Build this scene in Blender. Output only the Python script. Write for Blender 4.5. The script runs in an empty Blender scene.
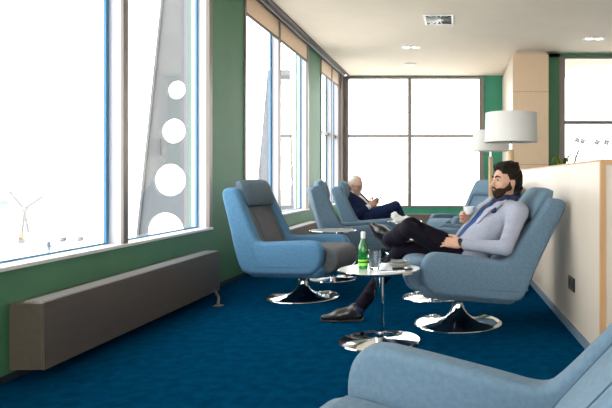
import bpy, bmesh, math, random
import numpy as np
from mathutils import Vector, Matrix, Euler
random.seed(7)
C = bpy.context.scene.collection
PI = math.pi
R = math.radians

# ------------------------------------------------------------------ materials
def mat(name, col, rough=0.5, metal=0.0, var=0.0, vscale=40.0, bump=0.0, bscale=200.0, sheen=0.0, coat=0.0, stretch=None, spec=None, trans=0.0):
    m = bpy.data.materials.new(name); m.use_nodes = True
    nt = m.node_tree; b = nt.nodes['Principled BSDF']
    b.inputs['Base Color'].default_value = (*col, 1)
    b.inputs['Roughness'].default_value = rough
    b.inputs['Metallic'].default_value = metal
    if spec is not None: b.inputs['Specular IOR Level'].default_value = spec
    if sheen: b.inputs['Sheen Weight'].default_value = sheen; b.inputs['Sheen Roughness'].default_value = 0.4
    if coat: b.inputs['Coat Weight'].default_value = coat; b.inputs['Coat Roughness'].default_value = 0.08
    if trans: b.inputs['Transmission Weight'].default_value = trans
    tc = nt.nodes.new('ShaderNodeTexCoord')
    src = tc.outputs['Object']
    if stretch:
        mp = nt.nodes.new('ShaderNodeMapping'); mp.inputs['Scale'].default_value = stretch
        nt.links.new(src, mp.inputs['Vector']); src = mp.outputs['Vector']
    if var:
        n = nt.nodes.new('ShaderNodeTexNoise'); n.inputs['Scale'].default_value = vscale; n.inputs['Detail'].default_value = 5
        nt.links.new(src, n.inputs['Vector'])
        r = nt.nodes.new('ShaderNodeValToRGB')
        r.color_ramp.elements[0].position = 0.3; r.color_ramp.elements[1].position = 0.7
        r.color_ramp.elements[0].color = (*[max(0, c*(1-var)) for c in col], 1)
        r.color_ramp.elements[1].color = (*[min(1, c*(1+var)) for c in col], 1)
        nt.links.new(n.outputs['Fac'], r.inputs['Fac']); nt.links.new(r.outputs['Color'], b.inputs['Base Color'])
    if bump:
        n2 = nt.nodes.new('ShaderNodeTexNoise'); n2.inputs['Scale'].default_value = bscale; n2.inputs['Detail'].default_value = 3
        nt.links.new(src, n2.inputs['Vector'])
        bp = nt.nodes.new('ShaderNodeBump'); bp.inputs['Strength'].default_value = bump; bp.inputs['Distance'].default_value = 0.01
        nt.links.new(n2.outputs['Fac'], bp.inputs['Height']); nt.links.new(bp.outputs['Normal'], b.inputs['Normal'])
    return m

def glass_mat(name, tint=(1, 1, 1), refl=0.05):
    m = bpy.data.materials.new(name); m.use_nodes = True
    nt = m.node_tree; nt.nodes.clear()
    o = nt.nodes.new('ShaderNodeOutputMaterial'); mx = nt.nodes.new('ShaderNodeMixShader')
    t = nt.nodes.new('ShaderNodeBsdfTransparent'); g = nt.nodes.new('ShaderNodeBsdfGlossy')
    lw = nt.nodes.new('ShaderNodeLayerWeight'); lw.inputs['Blend'].default_value = 0.25
    ma = nt.nodes.new('ShaderNodeMath'); ma.operation = 'MULTIPLY'; ma.inputs[1].default_value = refl*6
    t.inputs['Color'].default_value = (*tint, 1); g.inputs['Roughness'].default_value = 0.02
    nt.links.new(lw.outputs['Fresnel'], ma.inputs[0]); nt.links.new(ma.outputs[0], mx.inputs['Fac'])
    nt.links.new(t.outputs[0], mx.inputs[1]); nt.links.new(g.outputs[0], mx.inputs[2]); nt.links.new(mx.outputs[0], o.inputs[0])
    return m

M = dict(
    carpet=mat('carpet', (0.0005, 0.042, 0.104), 0.95, var=0.22, vscale=14, bump=0.5, bscale=260, spec=0.0),
    ceiling=mat('ceiling_paint', (0.86, 0.755, 0.615), 0.85, var=0.02, vscale=3),
    green=mat('green_paint', (0.072, 0.215, 0.110), 0.6, var=0.06, vscale=4, bump=0.05, bscale=90),
    green_far=mat('teal_green_backlit_lift', (0.045, 0.30, 0.19), 0.6, var=0.06, vscale=4),  # wall green brightened in colour to offset the backlit back wall
    alu=mat('pale_aluminium', (0.56, 0.575, 0.63), 0.38, 0.1),
    bronze=mat('bronze_cap', (0.21, 0.175, 0.155), 0.4, 0.3),
    dbronze=mat('dark_bronze', (0.085, 0.062, 0.05), 0.45, 0.3),
    gasket=mat('blue_gasket', (0.06, 0.22, 0.40), 0.4),
    sill=mat('white_sill', (0.82, 0.80, 0.78), 0.35),
    blind=mat('blind_cloth', (0.74, 0.58, 0.42), 0.9, var=0.05, vscale=120),
    cover=mat('radiator_metal', (0.19, 0.145, 0.115), 0.36, 0.5, var=0.05, vscale=30, stretch=(1, .05, 1)),
    grille=mat('radiator_grille', (0.55, 0.55, 0.56), 0.4, 0.7),
    shell=mat('blue_wool', (0.118, 0.195, 0.268), 0.92, var=0.11, vscale=55, bump=0.25, bscale=420, sheen=0.06),
    shell_lit=mat('window_lit_blue_wool', (0.080, 0.21, 0.355), 0.92, var=0.11, vscale=55, bump=0.25, bscale=420, sheen=0.06),  # same shell wool, with strong bluish window light put into its colour
    cushion=mat('pale_blue_wool', (0.135, 0.222, 0.30), 0.92, var=0.10, vscale=55, bump=0.25, bscale=420, sheen=0.06),
    cushion_grey=mat('grey_wool', (0.122, 0.132, 0.145), 0.92, var=0.14, vscale=50, bump=0.3, bscale=420, sheen=0.05),
    pillow_blue=mat('slate_blue_wool', (0.095, 0.145, 0.19), 0.92, var=0.12, vscale=50, bump=0.3, bscale=420, sheen=0.05),
    seam=mat('seam_thread', (0.07, 0.12, 0.17), 0.9),
    chrome=mat('chrome', (0.80, 0.80, 0.82), 0.06, 1.0),
    black=mat('black_plastic', (0.012, 0.012, 0.014), 0.4),
    tabletop=mat('white_laminate', (0.80, 0.80, 0.79), 0.18, coat=0.4),
    panel=mat('white_birch_laminate', (0.62, 0.54, 0.445), 0.4, var=0.02, vscale=6, stretch=(1, 1, .15)),
    oak=mat('oak_edge', (0.52, 0.29, 0.12), 0.5, var=0.15, vscale=20, stretch=(1, 1, .1)),
    maple=mat('maple_veneer', (0.80, 0.60, 0.40), 0.5, var=0.03, vscale=10, stretch=(6, 6, .5)),
    base_blue=mat('slate_baseboard', (0.13, 0.19, 0.25), 0.7, var=0.1, vscale=40),
    dark_base=mat('shadow_toned_baseboard', (0.012, 0.02, 0.03), 0.7),  # floor shadow at the wall foot put into the baseboard colour
    shade=mat('white_linen', (0.72, 0.71, 0.68), 0.9, bump=0.15, bscale=300, var=0.02, vscale=200),
    lampwood=mat('ash_wood', (0.60, 0.40, 0.21), 0.5, var=0.12, vscale=12, stretch=(8, 8, .6)),
    skin=mat('skin', (0.58, 0.33, 0.23), 0.5, var=0.08, vscale=30),
    skin2=mat('skin_rosy', (0.60, 0.34, 0.25), 0.5, var=0.08, vscale=30),
    hair=mat('dark_brown_hair', (0.010, 0.006, 0.004), 0.6, spec=0.2, bump=0.9, bscale=90, var=0.4, vscale=60),
    beard=mat('dark_beard', (0.038, 0.020, 0.013), 0.8, spec=0.15, bump=0.7, bscale=300, var=0.4, vscale=200),
    grey_hair=mat('grey_hair', (0.50, 0.46, 0.42), 0.7, bump=0.7, bscale=120, var=0.2, vscale=60),
    lips=mat('lips', (0.42, 0.17, 0.13), 0.5),
    eye=mat('eye_white', (0.50, 0.46, 0.43), 0.3), iris=mat('iris', (0.03, 0.018, 0.01), 0.2),
    jacket=mat('grey_lilac_tweed', (0.34, 0.36, 0.44), 0.9, var=0.14, vscale=160, bump=0.3, bscale=350),
    shirt=mat('royal_blue_shirt', (0.006, 0.055, 0.20), 0.8, bump=0.15, bscale=60),
    navy=mat('navy_cloth', (0.010, 0.017, 0.055), 0.85, bump=0.15, bscale=200),
    trousers=mat('plum_navy_cloth', (0.0055, 0.0035, 0.010), 0.8, spec=0.15, var=0.2, vscale=60, bump=0.25, bscale=120),
    suit=mat('navy_suit', (0.009, 0.018, 0.062), 0.85, spec=0.2, var=0.12, vscale=80, bump=0.2, bscale=200),
    white_cloth=mat('white_cotton', (0.82, 0.82, 0.83), 0.8),
    leather=mat('dark_leather', (0.012, 0.010, 0.010), 0.3, coat=0.3),
    lace=mat('grey_laces', (0.22, 0.21, 0.21), 0.7),
    sole=mat('dark_sole', (0.02, 0.017, 0.015), 0.6),
    porcelain=mat('porcelain', (0.86, 0.85, 0.83), 0.15, coat=0.5),
    grey_dish=mat('grey_stoneware', (0.36, 0.37, 0.37), 0.3, coat=0.3),
    bottle=mat('green_glass', (0.02, 0.33, 0.06), 0.05, trans=0.55, coat=0.6),
    label=mat('lime_label', (0.30, 0.80, 0.06), 0.5),
    label_dark=mat('dark_green_label', (0.0, 0.10, 0.02), 0.5),
    foil=mat('white_foil', (0.75, 0.78, 0.75), 0.4),
    paper=mat('white_paper', (0.84, 0.85, 0.86), 0.7), print_blue=mat('blue_print', (0.02, 0.12, 0.36), 0.6),
    leaf=mat('leaf_green', (0.20, 0.36, 0.03), 0.45, var=0.3, vscale=30), petal=mat('pale_petal', (0.75, 0.70, 0.78), 0.6),
    leaf_pale=mat('pale_leaf', (0.42, 0.52, 0.24), 0.45, var=0.2, vscale=30),
    soil=mat('soil', (0.05, 0.035, 0.025), 0.95, bump=0.6),
    white_metal=mat('white_enamel', (0.82, 0.81, 0.79), 0.4), dark=mat('dark_slot', (0.03, 0.03, 0.03), 0.6),
    reflector=mat('lamp_reflector', (0.9, 0.9, 0.88), 0.12, 1.0),
    pylon=mat('grey_painted_steel', (0.088, 0.094, 0.104), 0.6, var=0.10, vscale=1.0, stretch=(1.2, 1.2, .12)),
    pylon_band=mat('steel_band', (0.05, 0.056, 0.066), 0.6),
    apron=mat('apron_concrete', (0.80, 0.78, 0.75), 0.9, var=0.03, vscale=.2),
    plane=mat('aircraft_white', (0.85, 0.86, 0.87), 0.5), plane_grey=mat('aircraft_grey', (0.15, 0.15, 0.155), 0.5),
    plane_blue=mat('cockpit_glass', (0.14, 0.24, 0.28), 0.3), orange=mat('orange_paint', (0.34, 0.20, 0.12), 0.5),
    vest=mat('blue_work_jacket', (0.04, 0.06, 0.09), 0.8), cart=mat('cart_grey', (0.22, 0.21, 0.20), 0.6),
    pale_wall=mat('pale_wall_paint', (0.75, 0.72, 0.67), 0.8),
    strap=mat('black_strap', (0.015, 0.015, 0.017), 0.5),
    screen=mat('dark_screen', (0.01, 0.012, 0.016), 0.1),
    spectacle=mat('spectacle_frame', (0.03, 0.02, 0.02), 0.4),
    seat_leather=mat('dark_pouch', (0.03, 0.03, 0.035), 0.5),
)
def leafy(name, col, tr):
    m = bpy.data.materials.new(name); m.use_nodes = True; nt = m.node_tree; b = nt.nodes['Principled BSDF']; o = nt.nodes['Material Output']
    n = nt.nodes.new('ShaderNodeTexNoise'); n.inputs['Scale'].default_value = 25
    r = nt.nodes.new('ShaderNodeValToRGB'); r.color_ramp.elements[0].color = (*[c*.7 for c in col], 1); r.color_ramp.elements[1].color = (*[min(1, c*1.3) for c in col], 1)
    nt.links.new(n.outputs['Fac'], r.inputs['Fac']); nt.links.new(r.outputs['Color'], b.inputs['Base Color'])
    t = nt.nodes.new('ShaderNodeBsdfTranslucent'); nt.links.new(r.outputs['Color'], t.inputs['Color'])
    x = nt.nodes.new('ShaderNodeMixShader'); x.inputs['Fac'].default_value = tr
    nt.links.new(b.outputs[0], x.inputs[1]); nt.links.new(t.outputs[0], x.inputs[2]); nt.links.new(x.outputs[0], o.inputs[0]); b.inputs['Roughness'].default_value = .45
    return m
M['leaf'] = leafy('leaf_green', (.22, .32, .015), .5); M['leaf_pale'] = leafy('pale_leaf', (.30, .36, .16), .6); M['petal'] = leafy('pale_petal', (.8, .78, .84), .7)
M['blind'] = leafy('blind_cloth', (.72, .60, .47), .35)
M['glass'] = glass_mat('window_glass', (0.97, 0.985, 0.99), 0.05)
M['tumbler'] = mat('clear_glass', (0.97, 0.985, 0.99), 0.0, trans=1.0); M['tumbler'].node_tree.nodes['Principled BSDF'].inputs['IOR'].default_value = 1.4

# ------------------------------------------------------------------ helpers
def link(name, me, m=None, parent=None, smooth=False):
    o = bpy.data.objects.new(name, me); C.objects.link(o)
    if m is not None: me.materials.append(m if not isinstance(m, str) else M[m])
    if parent is not None: o.parent = parent
    if smooth:
        me.polygons.foreach_set('use_smooth', [True]*len(me.polygons))
    return o

def obj(name, bm, m=None, parent=None, smooth=False, angle=None):
    me = bpy.data.meshes.new(name)
    bmesh.ops.recalc_face_normals(bm, faces=bm.faces)
    if smooth:
        lim = R(angle or 40)
        for f in bm.faces: f.smooth = True
        for e in bm.edges:
            if len(e.link_faces) == 2 and e.calc_face_angle(0) > lim: e.smooth = False
    bm.to_mesh(me); bm.free()
    return link(name, me, m, parent)

def tag(o, label=None, cat=None, group=None, kind=None):
    if label: o['label'] = label
    if cat: o['category'] = cat
    if group: o['group'] = group
    if kind: o['kind'] = kind
    return o

def thing(name, label, cat, loc=(0, 0, 0), rz=0, group=None):
    o = bpy.data.objects.new(name, None); C.objects.link(o)
    o.location = loc; o.rotation_euler = (0, 0, rz); o.empty_display_size = .1
    return tag(o, label, cat, group)

def box(bm, x0, x1, y0, y1, z0, z1, bev=0, seg=2, mx=None):
    r = bmesh.ops.create_cube(bm, size=1)
    vs = r['verts']
    for v in vs:
        v.co = Vector(((x0+x1)/2+v.co.x*(x1-x0), (y0+y1)/2+v.co.y*(y1-y0), (z0+z1)/2+v.co.z*(z1-z0)))
    if bev:
        es = list({e for v in vs for e in v.link_edges})
        rr = bmesh.ops.bevel(bm, geom=es, offset=bev, segments=seg, affect='EDGES', profile=0.5)
        vs = list({v for f in rr['faces'] for v in f.verts} | {v for v in vs if v.is_valid})
    if mx is not None:
        for v in vs: v.co = mx @ v.co
    return vs

def bx(name, m, parent, x0, x1, y0, y1, z0, z1, bev=0, seg=2, smooth=False):
    bm = bmesh.new(); box(bm, x0, x1, y0, y1, z0, z1, bev, seg)
    return obj(name, bm, m, parent, smooth)

def struct(name, m, boxes, parent=None):
    bm = bmesh.new()
    for b in boxes: box(bm, *b)
    o = obj(name, bm, m, parent)
    if parent is None: o['kind'] = 'structure'
    return o

def lathe(bm, prof, seg=48, center=(0, 0, 0)):
    cx, cy, cz = center
    rings = []
    for r, z in prof:
        if r < 1e-6: rings.append([bm.verts.new((cx, cy, cz+z))])
        else: rings.append([bm.verts.new((cx+r*math.cos(2*PI*i/seg), cy+r*math.sin(2*PI*i/seg), cz+z)) for i in range(seg)])
    for a, b in zip(rings, rings[1:]):
        for i in range(seg):
            j = (i+1) % seg
            if len(a) == 1 and len(b) == 1: continue
            if len(a) == 1: bm.faces.new((a[0], b[i], b[j]))
            elif len(b) == 1: bm.faces.new((a[i], b[0], a[j]))
            else: bm.faces.new((a[i], b[i], b[j], a[j]))

def tube(bm, pts, r, seg=8, r_end=None, closed=False):
    pts = [Vector(p) for p in pts]; n = len(pts); rings = []
    up = Vector((0, 0, 1))
    for i, p in enumerate(pts):
        if closed: t = (pts[(i+1) % n]-pts[i-1]).normalized()
        else: t = (pts[min(i+1, n-1)]-pts[max(i-1, 0)]).normalized()
        a = t.cross(up)
        if a.length < 1e-3: a = t.cross(Vector((1, 0, 0)))
        a.normalize(); b = t.cross(a)
        rr = r if r_end is None else r+(r_end-r)*i/(n-1)
        rings.append([bm.verts.new(p+a*rr*math.cos(2*PI*k/seg)+b*rr*math.sin(2*PI*k/seg)) for k in range(seg)])
    pairs = list(zip(rings, rings[1:]))+([(rings[-1], rings[0])] if closed else [])
    for A, B in pairs:
        for k in range(seg):
            j = (k+1) % seg
            bm.faces.new((A[k], A[j], B[j], B[k]))
    if not closed:
        bm.faces.new(rings[0]); bm.faces.new(list(reversed(rings[-1])))

def chaikin(poly, n=2, q=.25):
    for _ in range(n):
        out = []
        for i in range(len(poly)):
            a, b = poly[i], poly[(i+1) % len(poly)]
            out.append((a[0]+(b[0]-a[0])*q, a[1]+(b[1]-a[1])*q)); out.append((a[0]+(b[0]-a[0])*(1-q), a[1]+(b[1]-a[1])*(1-q)))
        poly = out
    return poly

def prism_xz(bm, poly, y0, y1, bev=0.03, seg=4, crown=0.0):
    """extrude an x/z outline along y, with softly rolled edges; crown puffs the flat sides out"""
    ring0 = [bm.verts.new((x, y0, z)) for x, z in poly]; ring1 = [bm.verts.new((x, y1, z)) for x, z in poly]
    n = len(poly)
    fa = bm.faces.new(ring0); fb = bm.faces.new(list(reversed(ring1)))
    for i in range(n): bm.faces.new((ring0[i], ring1[i], ring1[(i+1) % n], ring0[(i+1) % n]))
    bmesh.ops.recalc_face_normals(bm, faces=bm.faces)
    if bev:
        es = list(fa.edges)+list(fb.edges)
        bmesh.ops.bevel(bm, geom=es, offset=bev, segments=seg, affect='EDGES', profile=0.5, clamp_overlap=True)

def copy_tree(o, parent=None):
    c = o.copy(); C.objects.link(c); c.parent = parent
    for ch in list(o.children): copy_tree(ch, c)
    return c

# ------------------------------------------------------------------ signed-distance modelling (bodies, hair, clothes)
def vec(p): return np.array(p, dtype=np.float32)
class Sdf:
    def __init__(s, lo, hi, h):
        s.lo = np.array(lo, float); s.h = h
        s.n = np.ceil((np.array(hi, float)-s.lo)/h).astype(int)+1
        s.g = np.full(s.n, 1.0, np.float32)
    def _sub(s, lo, hi):
        a = np.clip(np.floor((np.array(lo)-s.lo)/s.h).astype(int), 0, s.n-1); b = np.clip(np.ceil((np.array(hi)-s.lo)/s.h).astype(int)+1, 1, s.n)
        if np.any(b <= a): return None, None
        sl = tuple(slice(i, j) for i, j in zip(a, b))
        ax = [(s.lo[i]+s.h*np.arange(a[i], b[i])).astype(np.float32) for i in range(3)]
        return sl, np.stack(np.meshgrid(*ax, indexing='ij'), -1)
    def op(s, fn, lo, hi, k=0.02, mode='add', pad=0.07):
        sl, P = s._sub(np.array(lo)-pad, np.array(hi)+pad)
        if sl is None: return s
        d = fn(P).astype(np.float32); a = s.g[sl]
        if mode == 'add':
            t = np.clip(.5+.5*(a-d)/k, 0, 1); s.g[sl] = a+(d-a)*t-k*t*(1-t)
        elif mode == 'sub':
            t = np.clip(.5-.5*(a+d)/k, 0, 1); s.g[sl] = a+(-d-a)*t+k*t*(1-t)
        return s
    def cone(s, a, b, ra, rb, k=0.02, mode='add', flat=None):
        a = vec(a); b = vec(b); ab = b-a; L = float(ab@ab)+1e-9
        def f(P):
            t = np.clip(((P-a)@ab)/L, 0, 1)
            q = P-(a+t[..., None]*ab)
            if flat is not None:      # (axis, factor): the section is squeezed along axis
                ax, fac = vec(flat[0]), flat[1]; ax = ax/np.linalg.norm(ax)
                q = q+((q@ax)*(1/fac-1))[..., None]*ax
            d = np.linalg.norm(q, axis=-1)-(ra+t*(rb-ra))
            return d*(flat[1] if flat is not None and flat[1] < 1 else 1)
        m = max(ra, rb)*(max(1, flat[1]) if flat else 1)
        return s.op(f, np.minimum(a, b)-m, np.maximum(a, b)+m, k, mode)
    def path(s, pts, rs, k=0.02, mode='add'):
        for i in range(len(pts)-1): s.cone(pts[i], pts[i+1], rs[i], rs[i+1], k, mode)
        return s
    def ell(s, c, r, Rm=None, k=0.02, mode='add', noise=None):
        c = vec(c); r = vec(r); Rm = np.eye(3, dtype=np.float32) if Rm is None else np.array(Rm, np.float32)
        def f(P):
            q = (P-c)@Rm
            k0 = np.linalg.norm(q/r, axis=-1); k1 = np.linalg.norm(q/(r*r), axis=-1)+1e-6
            d = k0*(k0-1)/k1
            if noise: d = d+noise(q)
            return d
        m = float(r.max()); return s.op(f, c-m, c+m, k, mode)
    def rbox(s, c, hsz, rad, Rm=None, k=0.02, mode='add'):
        c = vec(c); hs = vec(hsz)-rad; Rm = np.eye(3, dtype=np.float32) if Rm is None else np.array(Rm, np.float32)
        def f(P):
            q = np.abs((P-c)@Rm)-hs
            return np.linalg.norm(np.maximum(q, 0), axis=-1)+np.minimum(q.max(-1), 0)-rad
        m = float(np.linalg.norm(vec(hsz))); return s.op(f, c-m, c+m, k, mode)
    def cut(s, p, n, keep_below=True, k=0.01):
        """remove what lies on the n side of the plane through p"""
        p = vec(p); n = vec(n)/np.linalg.norm(n)
        return s.op(lambda P: -((P-p)@n), s.lo, s.lo+s.h*s.n, k, 'sub', 0)
    def mesh(s, name, m, parent, smooth_it=2):
        g = s.g; ins = g < 0
        n = np.array(g.shape)-1
        cnt = np.zeros(n, np.int8)
        offs = [(i, j, k) for i in (0, 1) for j in (0, 1) for k in (0, 1)]
        for i, j, k in offs: cnt += ins[i:i+n[0], j:j+n[1], k:k+n[2]]
        act = np.argwhere((cnt > 0) & (cnt < 8))
        idx = np.full(n, -1, np.int32); idx[tuple(act.T)] = np.arange(len(act))
        acc = np.zeros((len(act), 3)); num = np.zeros(len(act))
        for a in offs:
            for ax in range(3):
                if a[ax]: continue
                b = list(a); b[ax] = 1
                pa = act+np.array(a); pb = act+np.array(b)
                va = g[tuple(pa.T)]; vb = g[tuple(pb.T)]
                c = (va < 0) != (vb < 0)
                t = np.where(c, va/(va-vb+1e-12*(va == vb)), 0)
                acc[c] += (pa+t[:, None]*(pb-pa))[c]; num[c] += 1
        V = s.lo+s.h*acc/num[:, None]
        F = []
        for ax in range(3):
            u, w = (ax+1) % 3, (ax+2) % 3
            sl0 = [slice(None)]*3; sl1 = [slice(None)]*3; sl0[ax] = slice(0, -1); sl1[ax] = slice(1, None)
            A = ins[tuple(sl0)]; B = ins[tuple(sl1)]
            e = np.argwhere(A != B)
            e = e[(e[:, u] > 0) & (e[:, w] > 0) & (e[:, u] < n[u]) & (e[:, w] < n[w])]
            flip = A[tuple(e.T)]
            def cell(du, dw):
                q = e.copy(); q[:, u] -= du; q[:, w] -= dw; return idx[tuple(q.T)]
            q = np.stack([cell(1, 1), cell(0, 1), cell(0, 0), cell(1, 0)], 1)
            q[~flip] = q[~flip][:, ::-1]
            F.append(q)
        F = np.concatenate(F); F = F[(F >= 0).all(1)]
        # a little Laplacian smoothing takes the grid out of the surface
        for _ in range(smooth_it):
            S = np.zeros_like(V); N = np.zeros(len(V))
            for a, b in ((0, 1), (1, 2), (2, 3), (3, 0)):
                np.add.at(S, F[:, a], V[F[:, b]]); np.add.at(N, F[:, a], 1)
            V = .5*V+.5*S/np.maximum(N, 1)[:, None]
        me = bpy.data.meshes.new(name)
        me.vertices.add(len(V)); me.vertices.foreach_set('co', V.astype(np.float32).ravel())
        me.loops.add(F.size); me.loops.foreach_set('vertex_index', F.astype(np.int32).ravel())
        me.polygons.add(len(F)); me.polygons.foreach_set('loop_start', np.arange(0, F.size, 4, dtype=np.int32))
        me.polygons.foreach_set('loop_total', np.full(len(F), 4, np.int32)) if False else None
        me.update(calc_edges=True); me.validate()
        return link(name, me, m, parent, True)

# ================================================================== THE SETTING
XL = -2.357; ZC = 3.15; YB = 12.5; YN = -2.6; XR = 6.5; YR = 10.3
XG = XL-.12      # plane of the window glass
ZS = .60; ZT = 3.20
struct('floor', 'carpet', [(XL-.2, XR, YN, YB+.2, -.12, 0)])
struct('ceiling', 'ceiling', [(-2.17, XR, YN, YB+.2, ZC, ZC+.12)])
wins = [(-2.2, 1.9), (2.95, 5.90), (6.84, 9.74), (10.65, 12.30)]
# left wall: green piers and parapet in one shell
bxs = [(XL-.2, XL, YN, YB+.2, 0, .575), (XL-.2, XL, YN, YB+.2, 3.21, 3.35)]
edges = [YN]+[v for w in wins for v in w]+[YB+.2]
for a, b in zip(edges[0::2], edges[1::2]): bxs.append((XL-.2, XL, a, b, .575, 3.21))
struct('wall_left', 'green', bxs)
struct('trim_1', 'dbronze', [(XL, -2.17, YN, YB, 3.17, 3.27), (XL, -2.325, YN, YB, 3.175, 3.2), (-2.215, -2.17, YN, YB, 3.13, 3.17)])
struct('trim_2', 'alu', [(-2.29, -2.275, YN, YB, 3.13, 3.17)])
struct('baseboard_left', 'dark_base', [(XL, XL+.012, YN, YB, 0, .035)])

def window(n, y0, y1, mulls, transom=None):
    root = struct(f'window_{n}', 'alu', [(XL-.16, XL-.02, y0, y0+.045, ZS, ZT), (XL-.16, XL-.02, y1-.045, y1, ZS, ZT), (XL-.16, XL-.02, y0, y1, ZT-.05, ZT)])
    bm = bmesh.new()
    box(bm, XL-.02, XL+.012, y0-.012, y0+.04, ZS, ZT); box(bm, XL-.02, XL+.012, y1-.05, y1+.02, ZS, ZT)
    obj('frame_cap', bm, 'bronze', root)
    eds = [y0]+mulls+[y1]
    for y in mulls:
        mb = bx('mullion', 'alu', root, XL-.115, XL-.012, y-.03, y+.03, ZS, ZT)
        bx('mullion_cap', 'bronze', mb, XL-.012, XL+.006, y-.032, y+.032, ZS, ZT)
    for a, b in zip(eds, eds[1:]):
        p = bx('pane', 'glass', root, XG-.004, XG+.004, a+.02, b-.02, ZS, ZT-.04)
        bm = bmesh.new()
        for yy in (a+.045, b-.045): box(bm, XG+.004, XG+.022, yy-.02, yy+.02, ZS, ZT)
        box(bm, XG+.004, XG+.014, a+.03, b-.03, ZS, ZS+.012)
        obj('gasket', bm, 'gasket', p)
    if transom:
        bx('transom', 'bronze', root, XL-.13, XL-.05, y0, y1, transom-.025, transom+.025)
    bx('sill', 'sill', root, XL-.14, XL+.018, y0-.02, y1+.03, .577, .60, .004)
    return root
window(1, -2.2, 1.9, [-.8, .6])  # out of view, added to bring in more daylight from the left
window(2, 2.95, 5.90, [4.39])
window(3, 6.84, 9.74, [8.2])
window(4, 10.65, 12.30, [11.6], 1.90)

def blind(y0, y1, ylist, label):
    t = thing('roller_blind', label, 'blind', (XL, (y0+y1)/2, 0), 0, 'roller blinds over the left windows')
    yc = (y0+y1)/2
    for a, b in zip(ylist, ylist[1:]):
        bx('cloth', 'blind', t, -.012, -.004, a+.008-yc, b-.008-yc, 2.92, 3.185)
        bx('bottom_bar', 'dbronze', t, -.02, .004, a+.004-yc, b-.004-yc, 2.895, 2.922, .003)
    bx('roller', 'dbronze', t, -.045, .004, y0-yc, y1-yc, 3.15, 3.195, .012)
    return t
blind(6.90, 9.68, [6.90, 8.2, 9.68], 'beige roller blind pulled just below the head of the middle left window')
blind(10.72, 12.22, [10.72, 12.22], 'beige roller blind over the narrow far window beside the room corner')

# back wall with its big window
WX0, WX1 = -2.24, .50
struct('wall_back', 'green_far', [(XL, WX0, YB, YB+.2, 0, ZC), (WX1, 1.6, YB, YB+.2, 0, ZC), (WX0, WX1, YB, YB+.2, 0, .50), (WX0, WX1, YB, YB+.2, 3.12, ZC)])
w5 = struct('window_5', 'bronze', [(WX0-.10, WX0+.03, YB-.03, YB+.12, .50, 3.12), (WX1-.07, WX1+.02, YB-.03, YB+.12, .50, 3.12), (WX0, WX1, YB-.02, YB+.1, .50, .535), (WX0, WX1, YB-.02, YB+.1, 3.09, 3.13)])
for xx in (-.975,): bx('mullion', 'bronze', w5, xx-.035, xx+.035, YB-.02, YB+.1, .535, 3.09)
for a, b in ((WX0+.03, -1.01), (-.94, WX1-.07)): bx('transom', 'bronze', w5, a, b, YB-.01, YB+.08, 1.915, 1.962)
for a, b in ((WX0, -.975), (-.975, WX1)): bx('pane', 'glass', w5, a+.02, b-.02, YB+.05, YB+.058, .52, 3.1)
struct('trim_3', 'bronze', [(XL, WX0-.06, YB-.22, YB-.01, 0, ZC)])
# pillar and the nearer right hand wall
pil = struct('wall_pillar', 'maple', [(.90, 1.475, 10.1, YB, 0, 3.10)])
bx('pillar_head', 'panel', pil, .955, 1.455, 10.13, YB, 3.10, ZC+.02)
bx('pillar_side_panel', 'panel', pil, .892, .90, 10.102, YB, 0, 3.10)
bm = bmesh.new(); box(bm, .90, 1.475, 10.094, 10.10, 2.485, 2.492); box(bm, .90, 1.475, 10.094, 10.10, 1.3, 1.307); obj('panel_joint', bm, 'oak', pil)
struct('wall_back_right', 'green', [(1.475, 1.70, YR, YR+.2, 0, ZC), (1.475, XR, YR, YR+.2, 0, .55), (1.475, XR, YR, YR+.2, 3.09, ZC), (4.6, XR, YR, YR+.2, 0, ZC)])
w6 = struct('window_6', 'bronze', [(1.68, 1.775, YR-.03, YR+.1, .55, 3.09), (4.52, 4.6, YR-.03, YR+.1, .55, 3.09), (1.7, 4.6, YR-.02, YR+.1, .55, .59), (1.7, 4.6, YR-.02, YR+.1, 3.06, 3.09), (3.1, 3.17, YR-.02, YR+.1, .55, 3.09)])
for a, b in ((1.775, 3.1), (3.17, 4.52)):
    bx('transom', 'bronze', w6, a, b, YR-.01, YR+.08, 1.98, 2.035)
    bx('pane', 'glass', w6, a, b, YR+.04, YR+.048, .58, 3.07)
struct('wall_right', 'pale_wall', [(XR, XR+.2, YN, YR, 0, ZC)])
struct('wall_front_unseen', 'pale_wall', [(XL, XR, YN-.2, YN, 0, .5), (XL, XR, YN-.2, YN, 3.1, ZC), (XL, -2.2, YN-.2, YN, .5, 3.1), (3.8, XR, YN-.2, YN, .5, 3.1)])  # unseen wall behind the camera, added to hold back light from there
w7 = struct('window_7', 'bronze', [(-2.2, 3.8, YN-.1, YN, .5, .55), (-2.2, 3.8, YN-.1, YN, 3.05, 3.1), (-2.2, -2.14, YN-.1, YN, .55, 3.05), (3.74, 3.8, YN-.1, YN, .55, 3.05), (-.23, -.17, YN-.1, YN, .55, 3.05), (1.77, 1.83, YN-.1, YN, .55, 3.05)])  # unseen wide window, added to let soft fill light in from behind
for a, b in ((-2.14, -.23), (-.17, 1.77), (1.83, 3.74)): bx('pane', 'glass', w7, a, b, YN-.06, YN-.052, .55, 3.05)
struct('baseboard_back', 'base_blue', [(XL, .9, YB-.012, YB, 0, .06)])

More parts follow.
